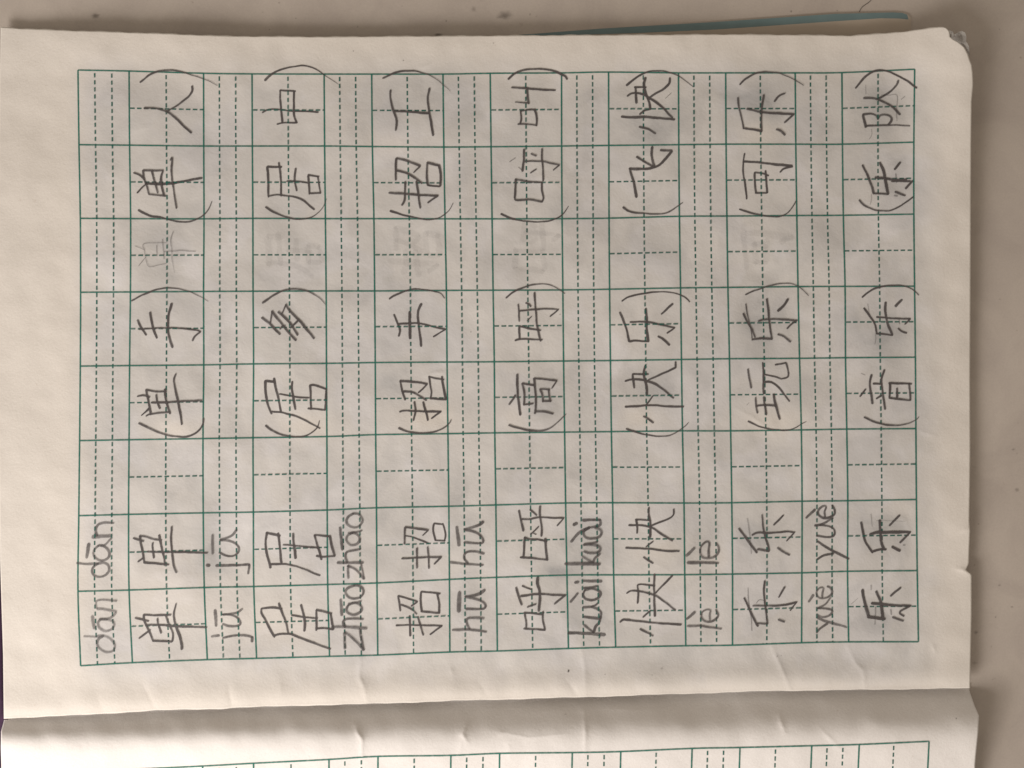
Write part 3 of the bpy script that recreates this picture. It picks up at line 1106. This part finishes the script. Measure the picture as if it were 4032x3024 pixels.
def print_grid(lat, hf, parent, vmax=1e9):
    L = np.array(lat, float)          # rows x 15 x 2
    nr = len(L)
    for j in range(15):
        c = catmull(L[:, j], 10)
        strips_obj('grid_line', [strip(c, 5.4, 5.4, 0.97, hf, 0.030*MM, False, step=14, halo=1.5)], M_green, parent)
    for r in range(nr):
        c = catmull(L[r], 6)
        strips_obj('grid_line', [strip(c, 5.1, 5.1, 0.90, hf, 0.026*MM, False, step=14, halo=1.5)], M_green, parent)
    def dashes(c, first, dash, pitch, w, press):
        c2, s = resample(c, 3.0); out = []; a = first
        while a + 4 < s[-1]:
            b = min(a+dash+rng.uniform(-1, 1), s[-1])
            ss = np.array([a, (a+b)/2, b]); q = np.stack([np.interp(ss, s, c2[:, 0]), np.interp(ss, s, c2[:, 1])], -1)
            if np.hypot(*(q[-1]-q[0])) > 3:
                out.append(strip(q, w, w, press*rng.uniform(0.86, 1.0), hf, 0.022*MM, False, step=8, halo=1.35))
            a += pitch
        return out
    for j in range(14):
        a, b = L[:, j], L[:, j+1]
        for f in ((0.325, 0.66) if j % 2 == 0 else (0.497,)):
            c = catmull(a + (b-a)*f, 10)
            strips_obj('dashed_line', dashes(c, 11, 17, 27.9*(1-0.045*j/14), 5.7, 0.93), M_dash, parent)
        if j % 2 == 1:
            for r in range(nr-1):
                p0 = (L[r, j]+L[r+1, j])/2; p1 = (L[r, j+1]+L[r+1, j+1])/2
                if p0[1] > vmax: continue
                strips_obj('dashed_line', dashes(np.array([p0, p1]), 3, 18.5, 27.4, 5.4, 0.90), M_dash, parent)

print_grid(LAT, upper_h, upper)
lx = [297,499,797.5,998,1295,1488,1775,1967,2253,2444,2725,2913.5,3196,3383,3658]
ly = [3040,3031,3017,3006,2991,2979,2975,2967,2964,2960,2947.6,2944,2937,2932,2919.6]
LAT2 = [[(x - (x-1300)/2350.0*14*k*(1 if k < 2 else 0.9), y + 292*k) for x, y in zip(lx, ly)] for k in range(9)]
print_grid(LAT2, lower_h, lower)

# pencil
gx = gy = 0.0; gs = 1.0; cur = None
glyphs = []
for ln in STROKES.strip().splitlines():
    if ln[0] == '@':
        a = ln[1:].split(); gx, gy, gs = float(a[0]), float(a[1]), float(a[2])
    elif ln[0] == '#':
        a = ln[1:].split('|'); cur = (a[0], a[1], float(a[2]) if len(a) > 2 else 1.0, []); glyphs.append(cur)
    else:
        a = ln.split(); h = a[0]; smooth = h.endswith('s'); h = h.rstrip('s')
        w = [float(q)/gs for q in h.split('-')]; w0, w1 = w[0], w[-1]
        q = np.array(a[1:], float).reshape(-1, 2)/gs + (gx, gy)
        cur[3].append((w0, w1, smooth, q))
NAMES = {'character': 'pencil_character', 'bracket': 'pencil_bracket', 'pinyin': 'pencil_word', 'smudge': 'pencil_mark'}
for kind, label, press, sts in glyphs:
    out = []
    for w0, w1, smooth, q in sts:
        c = catmull(q, 8 if smooth else 5) if (smooth or len(q) > 2) else q
        k = 0.93 if kind == 'pinyin' else 0.80
        press2 = press*(0.84 if kind == 'pinyin' else 1.0)
        out.append(strip(c, w0*k, w1*k, press2, upper_h, 0.055*MM, True, 0.7, 6.0))
    if kind == 'smudge':
        for q in out: strips_obj('pencil_mark', [q], M_pencil, upper, label=label)
        continue
    lab = {'character': 'pencilled character ' + label, 'bracket': 'pencilled ' + label, 'pinyin': 'pencilled pinyin word ' + label, 'smudge': label}[kind]
    strips_obj(NAMES[kind], out, M_pencil, upper, label=lab)

# characters that were written a row lower and rubbed out again, leaving a broad grey trace
for kind, label, press, sts in list(glyphs):
    if kind != 'character': continue
    c = np.mean([q.mean(0) for _, _, _, q in sts], 0)
    if not (560 < c[1] < 870 and (c[0] < 1900 and c[0] > 900 or 1950 < c[0] < 2250 or 2850 < c[0] < 3150)): continue
    out = [strip(catmull(q*(1.0, 0.97) + (rng.uniform(-6, 6), 296 + rng.uniform(-5, 5)), 6) if len(q) > 2 else q*(1.0, 0.97) + (0, 296), w0*2.3, w1*2.3, 0.055, upper_h, 0.045*MM, True, 1.5, 7.0) for w0, w1, sm_, q in sts]
    strips_obj('pencil_mark', out, M_pencil, upper, label='faint grey trace of a rubbed out character in a blank cell')

# specks on the paper
def speck(u, v, r, ru, press, mat, parent, hf, name='speck', **props):
    n = 12; a = np.linspace(0, 2*math.pi, n, endpoint=False)
    jit = rng.uniform(0.75, 1.15, n)
    U = np.concatenate([[u], u+r*np.cos(a)*jit]); V = np.concatenate([[v], v+ru*np.sin(a)*jit])
    P = on_leaf(U, V, hf, 0.05*MM)
    Fc = np.array([[0, 1+(i+1) % n, 1+i] for i in range(n)])
    me = mesh(name, P, Fc, False, {'edge': np.array([1.0]+[0.0]*n), 'press': np.full(n+1, press)})
    return obj(name, me, mat, parent, **props)
for u, v, r, q, pr in ((2238,2643,6,9,1.0),(2606,2632,9,7,0.25),(2568,2658,3,4,0.5),(3060,2584,3,4,0.6),(3076,2582,3,3,0.5),(3265,421,3.5,3.5,0.9),
                       (1391,201,3,3,0.8),(1588,238,5,4,0.4),(1943,170,4,4,0.35),(1854,1307,3,3,0.9),(2205,1238,3,3,0.7),(3610,342,3,3,0.6),
                       (1150,2042,3,3,0.5),(2252,2262,3,3,0.35),(3005,2535,3,4,0.7),(2382,2656,3,3,0.4),(2520,2653,2.5,3,0.4)):
    speck(u, v, r, q, pr, M_stain, upper, upper_h)
speck(3765,2829,4,5,0.8, M_stain, lower, lower_h)
speck(2226,2812,8,4,0.3, M_stain, lower, lower_h)

# crumpled bit of an underlying leaf at the torn corner
cp = [(1120,470,-.6),(1185,440,-.2),(1265,470,.6),(1300,560,-.5),(1380,520,-1.1),(1440,480,-.2),(1530,455,.5),(1625,505,.9),(1662,620,.4),(1650,765,-.8),
      (1690,810,-.3),(1738,915,.5),(1745,1050,.3),(1752,1200,-.2),(1700,1150,-.5),(1560,1000,-1.1),(1400,850,-1.2),(1200,720,-1.2),(1100,600,-1.0)]
inn = [(1235,560,.5),(1290,640,-1.2),(1400,620,-.9),(1520,560,.9),(1570,700,-.3),(1520,790,-1.0),(1620,870,.7),(1680,980,.2),(1450,740,-1.3)]
import bmesh
from mathutils.geometry import delaunay_2d_cdt
from mathutils import Vector
allp = cp + inn
uv = [Vector((3580+a/7.373, 60+b/7.373)) for a, b, _ in allp]
edges = [(i, (i+1) % len(cp)) for i in range(len(cp))]
vv, ee, ff, ov, oe, of = delaunay_2d_cdt(uv, edges, [], 2, 0.01)
zz = [allp[o[0]][2] if o else 0 for o in ov]
pz = np.array([(-0.7 + q*0.9)*MM for q in zz])
PP = place(np.array([q.x for q in vv]), np.array([q.y for q in vv]), pz)
me = bpy.data.meshes.new('crumpled_corner'); me.from_pydata([tuple(q) for q in PP], [], [tuple(f) for f in ff]); me.update()
obj('crumpled_corner', me, M_crumple, notebook)

# ---------------------------------------------------------------- booklet under the notebook
booklet = thing('booklet', tuple(place(np.array(3000.), np.array(400.), DESK)), "brown-grey booklet with a teal border, sticking out from under the upper page edge", "booklet")
ZB = DESK + 0.35*MM
inv = -np.array(booklet.location)
def shift(o):
    o.data.transform(__import__('mathutils').Matrix.Translation(Vector(inv))); return o
cov = [(1700,160),(2092,133),(2367,112),(2827,85),(3286,54),(3516,48),(3552,50),(3574,57),(3586,70),(3588,95),(3584,150),(3575,700),(1700,760)]
o = prism('cover', cov, DESK+0.02*MM, ZB, M_cover, booklet); shift(o)
band = [(1700,160),(2092,133),(2367,112),(2827,85),(3286,54),(3516,48),(3552,50),(3572,57),(3577,76),(3540,72),(3470,71),(3286,83),(2827,115),(2496,130),(2165,140),(1700,190)]
band = [(u, v+0.6) for u, v in band]
o = prism('teal_border', band, ZB-0.01*MM, ZB+0.02*MM, M_teal, booklet); shift(o)

# ---------------------------------------------------------------- purple cloth at the left
cloth = [(-420,2180),(-10,2230)]
cu = np.linspace(0, 1, 26); cvv = np.linspace(0, 1, 60)
Uc = np.zeros((60, 26)); Vc = np.zeros((60, 26)); Zc = np.zeros((60, 26))
for i, tv in enumerate(cvv):
    v = 2120 + 1500*tv
    edge = np.interp(v, [2120,2250,2577,2800,2840,2870,2900,2960,3024,3600], [0,6,20,24,34,22,14,14,16,16])
    for j, tu in enumerate(cu):
        u = -620 + (edge+620)*tu
        Uc[i, j] = u; Vc[i, j] = v
        Zc[i, j] = DESK + (0.3 + 2.0*math.sin(math.pi*min(1, 1.02-tu))**0.5*min(1, (1-tu)*6+.2) + 0.5*math.sin(v/90.0+tu*7))*MM
purple_loc = place(np.array(-200.), np.array(2800.), DESK)
Pc = place(Uc, Vc, np.minimum(Zc, -1.5*MM)) - purple_loc
me = mesh('purple_cloth', Pc.reshape(-1, 3), grid_faces(26, 60))
o = obj('purple_cloth', me, M_purple, None, label="dark purple cloth just showing at the left edge beside the gutter", category="cloth")
o.location = purple_loc
m = o.modifiers.new('thickness', 'SOLIDIFY'); m.thickness = 0.0008; m.offset = -1

# ---------------------------------------------------------------- small marks and bits on the desk
def desk_h(U, V): return np.full(np.shape(U), DESK)
for u, v, r, q, pr in ((375,62,26,14,0.55),(1725,136,22,9,0.75),(1985,62,42,24,0.50),(1757,83,4,6,0.7),(1865,36,14,16,0.25),(1165,72,4,4,0.6),(1061,116,4,4,0.6),(1099,11,5,5,0.4),
                       (1034,48,4,4,0.4),(1408,105,4,8,0.4),(2087,57,3,9,0.7),(3115,45,5,7,0.6),(3297,42,6,5,0.4),(3800,232,14,5,0.5),(3935,115,4,4,0.5),
                       (3920,2430,4,4,0.8),(3845,2490,14,10,0.35),(3935,2305,10,6,0.4),(3838,2610,22,8,0.25),(3985,2390,8,5,0.4),(3990,1770,10,6,0.35),(4005,1930,12,12,0.3),(3840,600,4,6,0.3)):
    speck(u, v, r, q, pr*0.75, M_stain, desk, desk_h, name='stain' if r > 8 else 'speck')

hp = catmull(np.array([(3384,46),(3393,30),(3408,18),(3420,10),(3434,-4),(3445,-16)], float), 6)
Ph = place(hp[:, 0], hp[:, 1], DESK + 0.10*MM)
cd = bpy.data.curves.new('hair', 'CURVE'); cd.dimensions = '3D'; cd.bevel_depth = 0.00006; cd.bevel_resolution = 2
sp = cd.splines.new('POLY'); sp.points.add(len(Ph)-1)
for i, q in enumerate(Ph - Ph[0]): sp.points[i].co = (*q, 1)
ho = bpy.data.objects.new('hair_tmp', cd); scene.collection.objects.link(ho)
bpy.context.view_layer.update()
me = bpy.data.meshes.new_from_object(ho.evaluated_get(bpy.context.evaluated_depsgraph_get()))
bpy.data.objects.remove(ho)
o = obj('hair', me, M_hair, None, label="short dark curved hair lying on the desk above the teal border", category="hair")
o.location = tuple(Ph[0])
